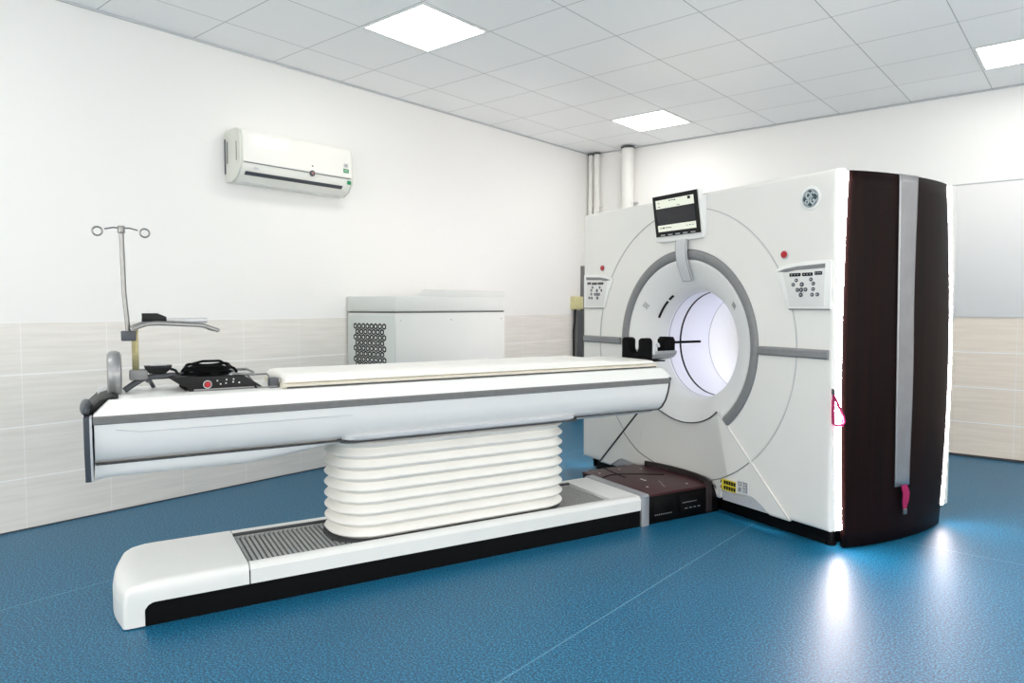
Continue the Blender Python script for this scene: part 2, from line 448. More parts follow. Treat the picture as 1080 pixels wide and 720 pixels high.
# ------------------------------------------------------------------ cabinet with perforated end behind the table
def build_cabinet():
    x0, x1, y0, y1 = XW+.02, -4.132, 3.547, 4.83
    t = thing('metal_cabinet', 'low pale grey metal cabinet with a perforated end against the left wall', 'cabinet', ((x0+x1)/2, (y0+y1)/2, 0))
    cx, cy = (x0+x1)/2, (y0+y1)/2; a, b = (x1-x0)/2, (y1-y0)/2
    MB().box(-a, a, -b, b, .04, 1.236, .006).build('body', M['cab'], t)
    MB().box(-a+.03, a-.03, -b+.03, b-.03, 0, .04).build('plinth', M['dgrey'], t)
    MB().box(-a+.008, a-.008, -b+.008, b-.008, 1.236, 1.25).build('lid_gap', M['grey'], t)
    MB().box(-a-.004, a+.004, -b-.004, b+.004, 1.25, 1.368, .008).build('lid', M['cab'], t)
    MB().prism([(-b+.20, 1.366), (b, 1.366), (b, 1.424), (-b+.33, 1.424)], 'x', a-.035, a, .004).build('raised_cap', M['cab'], t)
    MB().box(-a+.004, a-.004, -b-.006, -b-.0005, .06, 1.22, .002).build('end_panel', M['cabend'], t)
    # perforated vent: hex pattern of dark openings, one part
    m = MB(); r = .0265; ox, oz, w, h = -a+.105, .78, .36, .36
    nz = int(h/.044)
    for j in range(nz+1):
        for i in range(12):
            x = ox + i*.051 + (.0255 if j % 2 else 0); z = oz + j*.044
            if x > ox + w: continue
            c = [(x + r*math.cos(PI/3*k+PI/6), z + r*math.sin(PI/3*k+PI/6)) for k in range(6)]
            c2 = [(x + r*.5*math.cos(PI/3*k+PI/6), z + r*.5*math.sin(PI/3*k+PI/6)) for k in range(6)]
            vs = [(p[0], -b-.0075, p[1]) for p in c] + [(p[0], -b-.0075, p[1]) for p in c2]
            m.add(vs, [(k, (k+1) % 6, 6+(k+1) % 6, 6+k) for k in range(6)])
    m.build('vent', M['black'], t, solid=.001)
    # seams and screws on the long side
    for y in (-b+.05, -b+.6, b-.05):
        MB().cyl((a-.001, y, 1.18), (a+.003, y, 1.18), .006, 10).build('screw', M['seam'], t)
build_cabinet()

# ================================================================== THE SCANNER
ORG = Vector((-2.1015, 4.2404, 0)); YAW = -math.radians(20.0035)
ZC = 1.04                       # height of the bore axis
GW = 1.10                       # half width of the gantry

G = thing('ct_gantry', 'tall white ring-shaped scanner gantry with dark brown curved side and glowing edge strips', 'ct scanner', ORG, YAW)

def polar_plate(rin, x0, x1, z0, z1, rc, y_front, y_back, bev=.012, n=256):
    """plate with a round hole round the bore axis and a rounded rectangular outline, front edge rolled over"""
    angs = sorted(set([2*PI*k/n for k in range(n)]))
    def edge(a, ins):
        dx, dz = math.cos(a), math.sin(a); X0, X1, Z0, Z1 = x0+ins, x1-ins, z0+ins, z1-ins
        ts = []
        if dx > 1e-9: ts.append(X1/dx)
        if dx < -1e-9: ts.append(X0/dx)
        if dz > 1e-9: ts.append((Z1-ZC)/dz)
        if dz < -1e-9: ts.append((Z0-ZC)/dz)
        t = min(ts); return dx*t, ZC+dz*t
    # true corners: snap the nearest angle to each corner
    for cx, cz in ((x0, z0), (x0, z1), (x1, z0), (x1, z1)):
        a = math.atan2(cz-ZC, cx) % (2*PI); k = min(range(len(angs)), key=lambda i: abs(angs[i]-a)); angs[k] = a
    rows = []
    for a in angs:
        ci, si = math.cos(a), math.sin(a); r = []
        r.append((rin*ci, y_back, ZC+rin*si)); r.append((rin*ci, y_front+.002, ZC+rin*si)); r.append(((rin+.002)*ci, y_front, ZC+(rin+.002)*si))
        xe, ze = edge(a, bev); re = math.hypot(xe, ze-ZC)
        for k in range(1, 16):
            rr = rin+.002+(re-rin-.002)*k/16; r.append((rr*ci, y_front, ZC+rr*si))
        for ins, yy in ((bev, 0), (bev*.5, bev*.15), (bev*.13, bev*.5), (0, bev)):
            x, z = edge(a, ins); r.append((x, y_front+yy, z))
        x, z = edge(a, 0); r.append((x, y_back, z))
        rows.append(r)
    m = MB(); R_ = [[m.bm.verts.new(p) for p in r] for r in rows]
    for i in range(len(R_)):
        A, B = R_[i], R_[(i+1) % len(R_)]
        for j in range(len(A)-1): m.bm.faces.new((A[j], B[j], B[j+1], A[j+1]))
    return m

def revolve(prof, n=160, a0=0, a1=2*PI):
    """surface of revolution about the bore axis; prof = [(r, y)]"""
    m = MB(); full = abs(a1-a0-2*PI) < 1e-6
    def fn(u, v):
        i = v*(len(prof)-1); k = min(int(i+1e-9), len(prof)-1); r, y = prof[k]
        a = a0 + (a1-a0)*u
        return (r*math.cos(a), y, ZC+r*math.sin(a))
    m.grid(fn, n, len(prof)-1, closed_u=full); return m

RB = .88
def apron_w(z): return .318 + .132*min(1, max(0, (.643-z)/.543))
def apron_y(x, z):
    k = min(1, max(0, (.643-z)/.543))
    return -.012 + (.034+.030*k)*max(0, 1-(x/apron_w(z))**2)
def under_apron(x, z):
    return z < .63 and abs(x) < .318+(.643-z)*1.013-.022 and math.hypot(x, z-ZC) > .512
polar_plate(RB, -GW, GW, .105, 2.0, .02, 0, .07, .016, n=420).clip(under_apron).build('front_cover', M['shell'], G)
revolve([(RB-.002, .05), (RB-.002, .003), (RB-.004, .001)] + [(RB-.004-(RB-.004-.62)*k/20, .001) for k in range(1, 20)] + [(.62, .001), (.617, .006), (.617, .05)], 360).clip(under_apron).build('face_ring', M['shell'], G, sharp=50)
revolve([(RB+.0035, .01), (RB+.003, -.0015), (RB-.003, -.0015), (RB-.0035, .01)], 300).clip(under_apron).build('circular_seam', M['seam'], G, sharp=50)
revolve([(.618, .03), (.618, .0), (.613, -.008), (.59, -.012), (.568, -.008), (.556, .004), (.552, .03)], 300).clip(under_apron).build('ring_trim', M['ring'], G, sharp=50)
revolve([(.556, .02), (.553, .006), (.545, .003), (.53, .0095), (.515, .016), (.50, .022), (.46, .042), (.425, .064), (.395, .085), (.372, .107), (.358, .13), (.352, .155), (.35, .19)], 300).clip(under_apron).build('bore_funnel', M['funnel'], G, sharp=60)
bl = revolve([(.352, .188), (.352, .60)], 160).build('bore_liner', M['bore'], G)
revolve([(.3505, .2), (.349, .205), (.3505, .21)], 160).build('bore_seam', M['seam'], G)
revolve([(.352, .308), (.349, .31), (.349, .322), (.352, .324)], 160).build('scan_window', M['black'], G)
revolve([(.3525, .655), (.349, .657), (.349, .685), (.3525, .687)], 60, math.radians(15), math.radians(92)).build('bore_fill_strip', M['bore_fill'], G)  # added glowing arc, out of view, that brightens the bore and flare
revolve([(.3515, .594), (.3495, .597), (.3515, .6)], 160).build('rear_seam', M['seam'], G)
revolve([(.352, .6), (.356, .68), (.366, .78), (.385, .88), (.42, .97), (.47, 1.04), (.55, 1.09), (.66, 1.115)], 160).build('rear_flare', M['flare'], G)
polar_plate(.655, -GW, GW, .105, 2.0, .02, 0, .07, .016).build('rear_cover', M['shell'], G).matrix_local = Matrix.Translation((0, 1.13, 0)) @ Matrix.Rotation(PI, 4, 'Z')
MB().box(-GW+.02, GW-.02, .06, 1.07, 1.97, 1.996, .004).build('top_cover', M['white'], G)
MB().box(-GW+.02, GW-.02, .05, 1.12, .106, .112).build('light_block_pan', M['dseam'], G)  # added plate blocking strip light that leaks out below the shell
MB().box(-GW+.06, GW-.08, .10, 1.03, .0, .105).build('plinth', M['skirt'], G)
for x, y in ((GW-.075, .09), (-GW+.075, .09), (GW-.13, 1.0), (-GW+.13, 1.0)):
    f = MB(); f.cyl((x, y+.03, .0), (x, y+.03, .02), .03, 20); f.cyl((x, y+.03, .02), (x, y+.03, .106), .02, 20)
    f.build('levelling_foot', M['skirt'], G)
# black speaker dashes on the funnel lip
def funnel_y(r):
    P = [(.545, .003), (.50, .022), (.46, .042), (.425, .064), (.395, .085), (.372, .107), (.358, .13), (.352, .155)]
    for (r0, y0), (r1, y1) in zip(P, P[1:]):
        if r1 <= r <= r0: return y0 + (y1-y0)*(r0-r)/(r0-r1)
    return .003
def arc_dash(a0, a1, r, w, name, m_, dy=.004, parent=None):
    m = MB()
    def fn(u, v):
        a = math.radians(a0 + (a1-a0)*u); rr = r + w*(v-.5)
        return (rr*math.cos(a), funnel_y(rr)-dy, ZC+rr*math.sin(a))
    m.grid(fn, 24, 4); return m.build(name, m_, parent or G, solid=.004, toward=(0, -1, 0))
arc_dash(153, 131, .377, .011, 'speaker_slot', M['black'])
arc_dash(128, 121, .377, .011, 'speaker_slot', M['black'])
# round dotted microphones each side on the funnel
for s in (-1, 1):
    m = MB()
    r0 = .475; a = math.radians(90-s*57.5)
    cx, cz = r0*math.cos(a), ZC+r0*math.sin(a)
    for i in range(-2, 3):
        for j in range(-2, 3):
            if abs(i)+abs(j) <= 2:
                x, z = cx+i*.011, cz+j*.011; y = funnel_y(math.hypot(x, z-ZC))
                m.cyl((x, y-.0025, z), (x, y+.004, z), .0035, 8)
    m.build('microphone', M['dseam'], G)

# ---- apron under the bore: concave panel running down to the table dock, with arched notches
def arc_top(u):
    th = u*math.asin(.318/.51)
    return .51*math.sin(th), ZC-.51*math.cos(th)
def zbot(x):
    ax_ = abs(x)
    if ax_ < .292: return .172
    if ax_ < .325: return .10
    if ax_ < .345: return .10 + (ax_-.325)/.02*.055
    if ax_ < .60: return .155 + (ax_-.345)/.255*.018
    if ax_ < .73: return .173 - ((ax_-.60)/.13)**1.3*.07
    return .103
m = MB()
NU, NV = 240, 36
def apr(u, v):
    s = 2*u-1; xt, zt = arc_top(s); xb = .865*s
    # columns fan out from the arc to the base line
    zb = zbot(xb); x = xt+(xb-xt)*v; z = zt+(zb-zt)*v
    if abs(s) > .999: x = math.copysign(.318 + (.865-.318)*v, s); z = .643 + (.103-.643)*v
    return (x, apron_y(x, z), z)
m.grid(apr, NU, NV)
m.build('apron', M['shell'], G, solid=.02, toward=(0, 1, 0), sharp=60)
# seams along the two sloping sides, the arc, and the circle crossing the apron
m = MB()
m.tube([(x_, apron_y(x_, z_)-.0005, z_) for x_, z_ in [(-.318-.547*k/20, .643-.54*k/20) for k in range(21)]], .0065, 8)
m.build('apron_seam', M['dseam'], G)
m = MB(); m.tube([(.318+.547*k/20, apron_y(.318+.547*k/20, .643-.54*k/20)-.0005, .643-.54*k/20) for k in range(21)], .0022, 8)
m.build('apron_seam', M['seam'], G)
m = MB(); m.tube([(arc_top(k/20-1)[0], min(apron_y(*arc_top(k/20-1)), .018)-.002, arc_top(k/20-1)[1]) for k in range(41)], .004, 8)
m.build('apron_top_seam', M['dseam'], G)
m = MB(); pts = []
for k in range(81):
    a = math.radians(-90-43+86*k/80); x, z = RB*math.cos(a), ZC+RB*math.sin(a)
    if z > .10 and z < .643-(abs(x)-.318)*.987: pts.append((x, apron_y(x, z)-.0005, z))
m.tube(pts, .0032, 8); m.build('apron_circle_seam', M['ring'], G)
# recess panels seen in the notches
for s in (-1, 1):
    MB().box(*sorted((s*.335, s*.76)), .03, .045, .092, .2, .004).build('recess_panel', M['lgrey'], G)

# ---- grey side rails
for s in (-1, 1):
    m = MB(); m.prism([(-.012, 1.014), (-.02, 1.022), (-.02, 1.052), (-.012, 1.062), (.002, 1.064), (.002, 1.012)], 'x', *sorted((s*.628, s*1.078)), .002)
    r_ = m.build('side_rail', M['ring'], G)
# ---- control panels
def control_panel(s):
    X = lambda v: s*v
    outl = [(X(.722), 1.488), (X(.76), 1.506), (X(.82), 1.52), (X(.92), 1.53), (X(1.085), 1.533), (X(1.085), 1.277), (X(.822), 1.277), (X(.80), 1.33), (X(.77), 1.40)]
    p = MB().prism(outl, 'y', -.009, .004, .004).build('control_panel', M['white'], G)
    inn = [(X(.785), 1.487), (X(.86), 1.501), (X(1.048), 1.507), (X(1.05), 1.289), (X(.837), 1.289)]
    MB().prism(inn, 'y', -.011, -.004, .001).build('keypad', M['keypad'], p)
    MB().prism([(X(.75), 1.484), (X(.80), 1.497), (X(.88), 1.508), (X(1.05), 1.515), (X(1.05), 1.492), (X(.87), 1.487), (X(.81), 1.478)], 'y', -.0135, -.006, .002).build('keypad_top_shade', M['ring'], p)  # dark strip standing in for the shade along the keypad's top
    MB().box(*sorted((X(.83), X(1.082))), -.012, -.006, 1.272, 1.279, .002).build('lower_edge', M['ring'], p)
    for a, b in ((.832, .903), (.913, .978), (.99, 1.035)):
        if s < 0: pass
        z = 1.462 if a < .95 else 1.466
        d = MB().box(*sorted((X(a), X(b))), -.014, -.010, z-.009, z+.009, .002).build('display', M['black'], p)
        mm = MB()
        for k in range(3):
            xx = a + (b-a)*(.22+.28*k); mm.box(*sorted((X(xx-.003), X(xx+.003))), -.0146, -.0138, z-.002, z+.002)
        mm.build('print', M['lgrey'], d)
    for bx_, bz, r in ((.877, 1.432, .0105), (.857, 1.409, .0105), (.968, 1.434, .0105), (.983, 1.412, .0105), (.983, 1.383, .0105), (.977, 1.353, .0105), (1.009, 1.354, .0105),
                      (.885, 1.380, .0115), (.909, 1.380, .0125), (.936, 1.381, .0115), (.912, 1.409, .0125), (.907, 1.353, .0125)):
        b = MB().cyl((X(bx_), -.0145, bz), (X(bx_), -.010, bz), r, 20, .0015).build('button', M['dgrey'], p)
        MB().box(*sorted((X(bx_-.003), X(bx_+.003))), -.0152, -.0144, bz-.003, bz+.003).build('symbol', M['lgrey'], b)
control_panel(1); control_panel(-1)
for s, x in ((1, .79), (-1, -.853)):
    b = MB().cyl((x, -.004, 1.577), (x, .002, 1.577), .026, 28, .002).build('button_collar', M['lgrey'], G)
    MB().cyl((x, -.014, 1.577), (x, -.003, 1.577), .0195, 28, .004).build('stop_button', M['red'], b)

# ---- round maker badge (interlaced monogram in a circle)
bx_, bz = .947, 1.865
bd = MB().cyl((bx_, -.003, bz), (bx_, .001, bz), .064, 48, .002).build('badge', M['white'], G)
MB().cyl((bx_, -.0055, bz), (bx_, -.002, bz), .049, 48, .001).build('badge_face', M['teal'], bd)
def curve_pts(f, n=24): return [f(k/n) for k in range(n+1)]
m = MB()
m.tube([(bx_+.0455*math.cos(2*PI*k/48), -.0055, bz+.0455*math.sin(2*PI*k/48)) for k in range(48)], .0016, 6, closed=True)
for q in range(4):           # four flourishes round the rim
    a0 = PI/2*q+.35
    pts = []
    for k in range(14):
        a = a0 + 1.05*k/13; rr = .0425 - .005*math.sin(PI*k/13)
        pts.append((bx_+rr*math.cos(a), -.006, bz+rr*math.sin(a)))
    m.tube(pts, .0022, 6)
# script G on the left, script E on the right
def stroke(P, r=.003):
    m.tube([(bx_+a*1.22, -.0062, bz+b*1.22) for a, b in P], r*1.45, 6)
stroke([(.000, .018), (-.006, .024), (-.015, .023), (-.020, .014), (-.018, .004), (-.010, .001), (-.003, .004), (.001, .012)])
stroke([(-.016, .001), (-.008, -.003), (-.005, -.012), (-.009, -.022), (-.018, -.024), (-.023, -.018), (-.020, -.010), (-.012, -.008)])
stroke([(.020, .016), (.017, .024), (.009, .024), (.004, .016), (.006, .008), (.014, .004), (.006, .001), (.003, -.008), (.005, -.019), (.013, -.025), (.021, -.020), (.023, -.012), (.018, -.007), (.013, -.012)])
m.build('monogram', M['badge'], bd)

# ---- tilted display above the bore
hs = MB().prism([(-.20, 1.715), (.165, 1.715), (.188, 1.722), (.200, 1.75), (.200, 1.985), (-.243, 1.985), (-.243, 1.75), (-.232, 1.722)], 'y', -.028, .006, .008).build('display_housing', M['white'], G)
tilt = math.atan2(.040, .262); Lh = .265
def scr(u, v, d=0):  # u across 0..1, v up 0..1, d towards the viewer
    x = -.219 + .404*u
    y = -.030 - .040*v - d*math.cos(tilt); z = 1.753 + .262*v - d*math.sin(tilt)
    return (x, y, z)
def scr_box(m, u0, u1, v0, v1, d0, d1):
    P = [scr(u, v, d) for d in (d0, d1) for u, v in ((u0, v0), (u1, v0), (u1, v1), (u0, v1))]
    m.add(P, [(0, 1, 2, 3), (7, 6, 5, 4), (0, 4, 5, 1), (1, 5, 6, 2), (2, 6, 7, 3), (3, 7, 4, 0)]); return m
sb = scr_box(MB(), -.015, 1.025, -.015, 1.01, -.035, 0).build('display_body', M['white'], hs)
bz_ = scr_box(MB(), 0, 1, 0, 1, 0, .008).build('display_bezel', M['black'], G)
scr_box(MB(), .07, .93, .69, .90, .008, .0095).build('screen', M['lcd'], bz_)
scr_box(MB(), .07, .93, .12, .28, .008, .0095).build('screen', M['lcd'], bz_)
scr_box(MB(), .07, .93, .30, .67, .008, .0088).build('screen', mat('lcd_black', (22, 22, 30), .2), bz_)
m = MB()
for u0, u1, v0, v1 in ((.12, .16, .82, .835), (.12, .17, .73, .745), (.38, .42, .85, .87), (.44, .48, .85, .87), (.5, .53, .84, .87), (.55, .62, .72, .73),
                      (.80, .86, .82, .885), (.12, .16, .2, .22), (.18, .23, .195, .225), (.26, .29, .2, .225), (.31, .345, .2, .225), (.36, .38, .19, .215), (.72, .75, .2, .215), (.78, .82, .2, .215), (.85, .88, .2, .215)):
    scr_box(m, u0, u1, v0, v1, .0095, .0101)
m.build('screen_text', M['black'], bz_)
m = MB()
for k in range(5): scr_box(m, .12+.17*k, .22+.17*k, .025, .045, .008, .0105)
m.build('screen_key', M['lgrey'], bz_)
# pale strap from the display housing over the ring to the bore lip
pts = [(.007, -.022, 1.722), (.007, -.028, 1.69), (.007, -.028, 1.64), (.006, -.02, 1.59), (.004, .0, 1.54), (.0, .022, 1.50), (-.004, .045, 1.46)]
tag(MB().ribbon(pts, (1, 0, 0), [.098, .098, .094, .09, .088, .086, .084], .014).build('light_guide', M['lgrey'], G), 'pale grey curved arm')
m = MB()
for s in (-1, 1): m.tube([(p[0]+s*(.047-.001*i), p[1]-.006, p[2]) for i, p in enumerate(pts)], .0025, 6)
m.tube([(p, .039, 1.455) for p in (-.046, .038)], .0028, 6)
m.build('light_guide_edge', M['ring'], G)

# ---- sides: curved dark panels between vertical glowing strips
def q(z, a, b, c):           # quadratic through values at z = .10, 1.06, 2.0
    t = (z-.10)/1.9
    L0 = (t-.505)*(t-1)/(.505); L1 = t*(t-1)/(.505*(.505-1)); L2 = t*(t-.505)/(1*(1-.505))
    return a*L0 + b*L1 + c*L2
yf0 = lambda z: q(z, .055, .018, .030)      # led front edge
yf1 = lambda z: q(z, .108, .072, .095)      # led rear edge = panel front edge
yr0 = lambda z: q(z, 1.03, 1.072, .995)     # panel rear edge
yr1 = lambda z: q(z, 1.075, 1.11, 1.035)
def side_x(s_, z): return GW-.004 + .068*(4*s_*(1-s_))**.8
for s in (1, -1):
    for (fa, fb, nm) in ((yf0, yf1, 'front'), (yr0, yr1, 'rear')):
        rows = []
        for k in range(25):
            z = .106+1.884*k/24; a, b = fa(z), fb(z); c = (a+b)/2; w = (b-a)/2
            rows.append([(s*(GW-.016), a, z), (s*(GW+.001), a+.004, z), (s*(GW+.006), c, z), (s*(GW+.001), b-.001, z), (s*(GW-.016), b, z)])
        MB().loft(rows).build('led_strip', M['led' if s > 0 else 'led_dim'], G, sharp=70)
    def sp_(u, v, off=0):
        z = .008+1.987*v; a, b = yf1(z), yr0(z); return (s*(side_x(u, z)+off), a+(b-a)*u, z)
    m = MB(); m.grid(lambda u, v: sp_(u, v), 40, 24)
    m.build('side_panel', M['wood'], G, solid=.02, solid_off=(-1 if s > 0 else 1), sharp=60).modifiers[0].offset = 0
    # plate closing the top of the bulged side
    m = MB(); N = 30
    top = [sp_(k/N, .995) for k in range(N+1)]
    m.prism([(p[0]-s*.006, p[1]) for p in top] + [(s*(GW-.03), top[-1][1]), (s*(GW-.03), top[0][1])], 'z', 1.975, 1.993)
    m.build('side_cap', M['dgrey'], G)
    # tapering metal strip down the middle of the panel
    def st(u, v):
        z = .305+1.69*v; w = .128+.030*v; c = .515-.02*v
        y = c + w*(u-.5); a, b = yf1(z), yr0(z); t = (y-a)/(b-a)
        ripple = .003*math.sin(9*v+5*u)*u
        return (s*(side_x(t, z)+.016+ripple), y, z)
    m = MB(); m.grid(st, 10, 40); m.build('metal_strip', M['strip'], G, solid=.006, solid_off=0, sharp=60)

# small warning stickers on the apron (yellow/black) and pictograms beside
yy = -.018
wl = MB().box(.372, .48, yy, yy+.006, .172, .238).build('warning_label', M['yellow'], G)
m = MB()
for r_ in range(2):
    for k in range(5): m.box(.390+.019*k, .4055+.019*k, yy-.0006, yy, .178+.032*r_, .200+.032*r_)
m.build('print', M['black'], wl)
m = MB(); m.prism([(.362, .182), (.372, .182), (.367, .197)], 'y', yy-.0006, yy+.004)
m.build('warning_mark', mat('mark_red', (140, 50, 40), .5), G)
m = MB(); m.prism([(.362, .214), (.372, .214), (.367, .232)], 'y', yy-.0006, yy+.004); m.build('warning_mark', M['black'], G)
pl_ = MB().box(.497, .575, yy, yy+.006, .182, .254).build('pictogram_label', M['lgrey'], G)
m = MB()
m.tube([(.513+.011*math.cos(2*PI*k/20), yy-.0004, .236+.011*math.sin(2*PI*k/20)) for k in range(20)], .0022, 5, closed=True)
m.tube([(.513+.009*math.cos(2*PI*k/20), yy-.0004, .203+.009*math.sin(2*PI*k/20)) for k in range(20)], .0022, 5, closed=True)
m.tube([(.505, yy-.0004, .192), (.522, yy-.0004, .214)], .002, 5)
for z0 in (.226, .194):
    m.box(.534, .569, yy-.0006, yy, z0+.02, z0+.024); m.box(.565, .569, yy-.0006, yy, z0-.004, z0+.022)
    m.box(.545, .549, yy-.0006, yy, z0-.002, z0+.016); m.box(.555, .559, yy-.0006, yy, z0-.002, z0+.012)
m.build('print', M['dgrey'], pl_)

# pink webbing pulls hooked on the gantry side
def local_thing(name, label, cat, loc, group=None):
    p = ORG + Matrix.Rotation(YAW, 3, 'Z') @ Vector(loc)
    return thing(name, label, cat, p, YAW, group)
t = local_thing('webbing_loop', 'magenta webbing loop hanging on the glowing front corner strip', 'webbing', (1.112, .04, .67))
m = MB(); m.tube([(0, -.045, .175), (.004, -.03, .14), (.006, .0, .09), (.006, .035, .045), (.005, .045, .015), (.005, .03, .0), (.004, -.02, .0), (.004, -.046, .015), (.003, -.048, .07), (.001, -.046, .13)], .0075, 8, closed=True)
m.build('strap', M['pink'], t)
MB().box(-.006, .008, -.054, -.037, .165, .195, .003).build('hook', M['dgrey'], t)
t = local_thing('webbing_tail', 'magenta webbing tail hanging below the metal strip on the dark side', 'webbing', (1.19, .51, .15))
pts = [(.004, -.005, .165), (.008, .012, .12), (.006, .012, .07), (.004, .008, .03)]
MB().ribbon(pts, (0, 1, 0), [.05, .06, .055, .028], .004).build('strap', M['pink'], t)
MB().box(-.002, .012, -.004, .02, .0, .032, .003).build('buckle', M['steel'], t)

# ================================================================== THE TABLE
T = thing('patient_table', 'long white scanner table on pleated bellows over a low floor base', 'patient table', ORG, YAW)
def rrect(x0, x1, y0, y1, r, n=8, bulge=0):
    """rounded rectangle outline; the y0 end may bulge outward"""
    out = []
    for cx, cy, a0 in ((x1-r, y1-r, 0), (x0+r, y1-r, 90), (x0+r, y0+r, 180), (x1-r, y0+r, 270)):
        for k in range(n+1):
            a = math.radians(a0+90*k/n); out.append((cx+r*math.cos(a), cy+r*math.sin(a)))
        if a0 == 180 and bulge:
            for k in range(1, 12):
                x = (x0+r)+(x1-x0-2*r)*k/12; out.append((x, y0 - bulge*math.sin(PI*k/12)))
    return out
BW = .275
# black skirt body
MB().loft([[(x, y, z) for x, y in rrect(-BW+.012, BW-.004, -3.16, -.56, .02)] for z in (0.0, .15)]).build('skirt', M['skirt'], T)
# nose cover with its foot
m = MB()
def nose_row(ins, z, lean=0, yb=-2.752):
    o = []
    r = max(.09-ins, .02)
    x0, x1, y0 = -BW-.005+ins, BW+.005-ins, -3.235+ins*1.6+lean
    rr = .03
    for x, y in rrect(x0, x1, y0, yb, .055, bulge=.05): o.append((x, min(y, yb), z))
    return o
def nose_outline(ins, z, lean):
    x0, x1, y0, yb = -BW-.005+ins*.6, BW+.005-ins*.6, -3.235+lean, -2.754
    o = [(x1, yb, z), (x0, yb, z)]
    r = .06
    for k in range(9):
        a = math.radians(180+90*k/8); o.append((x0+r+r*math.cos(a), y0+r+r*math.sin(a), z))
    for k in range(1, 14):
        xx = (x0+r)+(x1-x0-r-.02)*k/14; o.append((xx, y0 - .03*math.sin(PI*k/14), z))
    r = .02
    for k in range(9):
        a = math.radians(270+90*k/8); o.append((x1-r+r*math.cos(a), y0+r+r*math.sin(a), z))
    return o
rows = [nose_outline(0, z, l) for z, l in ((.098, .0), (.12, .003), (.14, .007))] + \
       [nose_outline(i, z, l) for i, z, l in ((.004, .158, .018), (.012, .170, .036), (.024, .177, .062), (.04, .181, .10), (.06, .182, .16))]
m.loft(rows)
# foot: the end wall down to the floor
fo = [p for p in nose_outline(0, 0, 0) if p[1] < -3.15]
inner = [(p[0]*.86, -3.155) for p in reversed(fo)]
ft = [(p[0], p[1]) for p in fo]
m.loft([[(x, y-.0, z) for x, y in ft + [(ft[-1][0], -3.155), (ft[0][0], -3.155)]] for z in (.006, .05, .10)])
m.prism([(-3.158, .10), (-3.158, .055), (-3.153, .074), (-3.143, .088), (-3.128, .096), (-3.108, .10)], 'x', -BW-.003, BW+.0045)
m.build('nose_cover', M['white'], T, sharp=40)
# main deck: rim around the sliding grille
m = MB()
m.prism([(BW+.005, .098), (BW+.005, .160), (BW-.012, .178), (BW-.02, .180), (.228, .180), (.228, .098)], 'y', -2.748, -.575, .0015)
m.prism([(-BW-.005, .098), (-BW-.005, .160), (-BW+.012, .178), (-BW+.02, .180), (-.19, .180), (-.19, .098)], 'y', -2.748, -.575, .0015)
m.prism([(-.76, .098), (-.76, .180), (-.576, .180), (-.576, .098)], 'x', -.195, .232, .001)
m.build('deck_rim', M['white'], T)
MB().box(-.192, .230, -2.75, -.755, .10, .155).build('grille_bed', M['dseam'], T)
m = MB(); y = -2.745
while y < -.775:
    m.prism([(y, .150), (y+.003, .166), (y+.0165, .166), (y+.0195, .150)], 'x', -.190, .228); y += .0225
m.build('sliding_grille', mat('grille_alu', (158, 160, 160), .4, metal=.3, noise=.05), T)
MB().box(-.205, -.188, -2.75, -.76, .168, .1815, .001).build('grille_edge', M['dseam'], T)
# aluminium end band
m = MB(); m.prism([(-BW-.008, 0.0), (-BW-.008, .178), (-BW+.005, .186), (BW-.005, .186), (BW+.008, .176), (BW+.008, .0)], 'y', -.574, -.515, .003)
m.build('end_band', M['alu'], T)
# burgundy dock running into the gantry
dk = MB(); dk.box(-.385, BW-.002, -.516, .06, .0, .172, .004)
dk.build('dock_skirt', M['skirt'], T)
dock = MB(); dock.prism([(-.395, -.512), (BW, -.512), (BW, -.02), (.16, .02), (.0, .036), (-.16, .03), (-.33, -.01), (-.395, -.06)], 'z', .165, .181, .004)
do = dock.build('dock_cover', M['burg'], T)
# raised dark lip along the curved back edge
lip = [(-.325, -.022), (-.25, .004), (-.12, .026), (.0, .032), (.12, .022), (.22, .0), (.272, -.022)]
m = MB(); m.ribbon([(x, y-.006, .192) for x, y in lip], (0, 0, 1), .045, .014); m.box(.255, .28, -.05, .0, .01, .2, .004)
m.build('dock_lip', mat('dock_lip_dark', (34, 26, 26), .5), T)
m = MB(); m.tube([(-.395, -.33, .182), (-.2, -.36, .1825), (-.12, -.37, .1825)], .004, 6); m.tube([(-.19, -.50, .182), (-.22, -.42, .182), (-.21, -.33, .182), (-.13, -.2, .182), (-.05, -.1, .182)], .004, 6)
m.build('dock_groove', M['skirt'], do)
m = MB()
for x, y in ((-.3, -.44), (.13, -.40), (.19, -.13), (-.26, -.12), (-.33, -.25)): m.cyl((x, y, .180), (x, y, .183), .008, 12)
m.build('screw', M['lgrey'], do)
m = MB(); m.box(-.045, -.02, -.31, -.298, .181, .1825); m.box(-.012, .006, -.31, -.298, .181, .1825); m.build('dock_marking', M['white'], do)
m = MB()
for k in range(9): m.box(.055+.015*k, .060+.015*k, -.24-.008*k, -.236-.008*k, .181, .182)
m.build('dock_marking', M['lgrey'], do)
# side lettering plates on the dock skirt
m = MB()
for y0, y1 in ((-.48, -.30), (-.27, -.10)): m.box(BW-.001, BW+.006, y0, y1, .02, .14, .004)
m.build('connector_door', M['skirt'], T)
m = MB()
for y0, y1, z in ((-.47, -.33, .05), (-.25, -.13, .095)):
    n_ = 9
    for k in range(n_): m.box(BW+.0055, BW+.0072, y0+(y1-y0)*k/n_, y0+(y1-y0)*(k+.55)/n_, z, z+.006)
for k in range(4): m.box(BW+.0055, BW+.0072, -.23+.035*k, -.21+.035*k, .058, .064)
m.build('connector_print', M['ring'], T)
# black foot wedge at the far side of the dock
MB().prism([(-.60, .0), (-.60, .10), (-.55, .14), (-.38, .16), (-.38, 0)], 'y', -.34, -.02, .004).build('dock_wedge', M['skirt'], T)

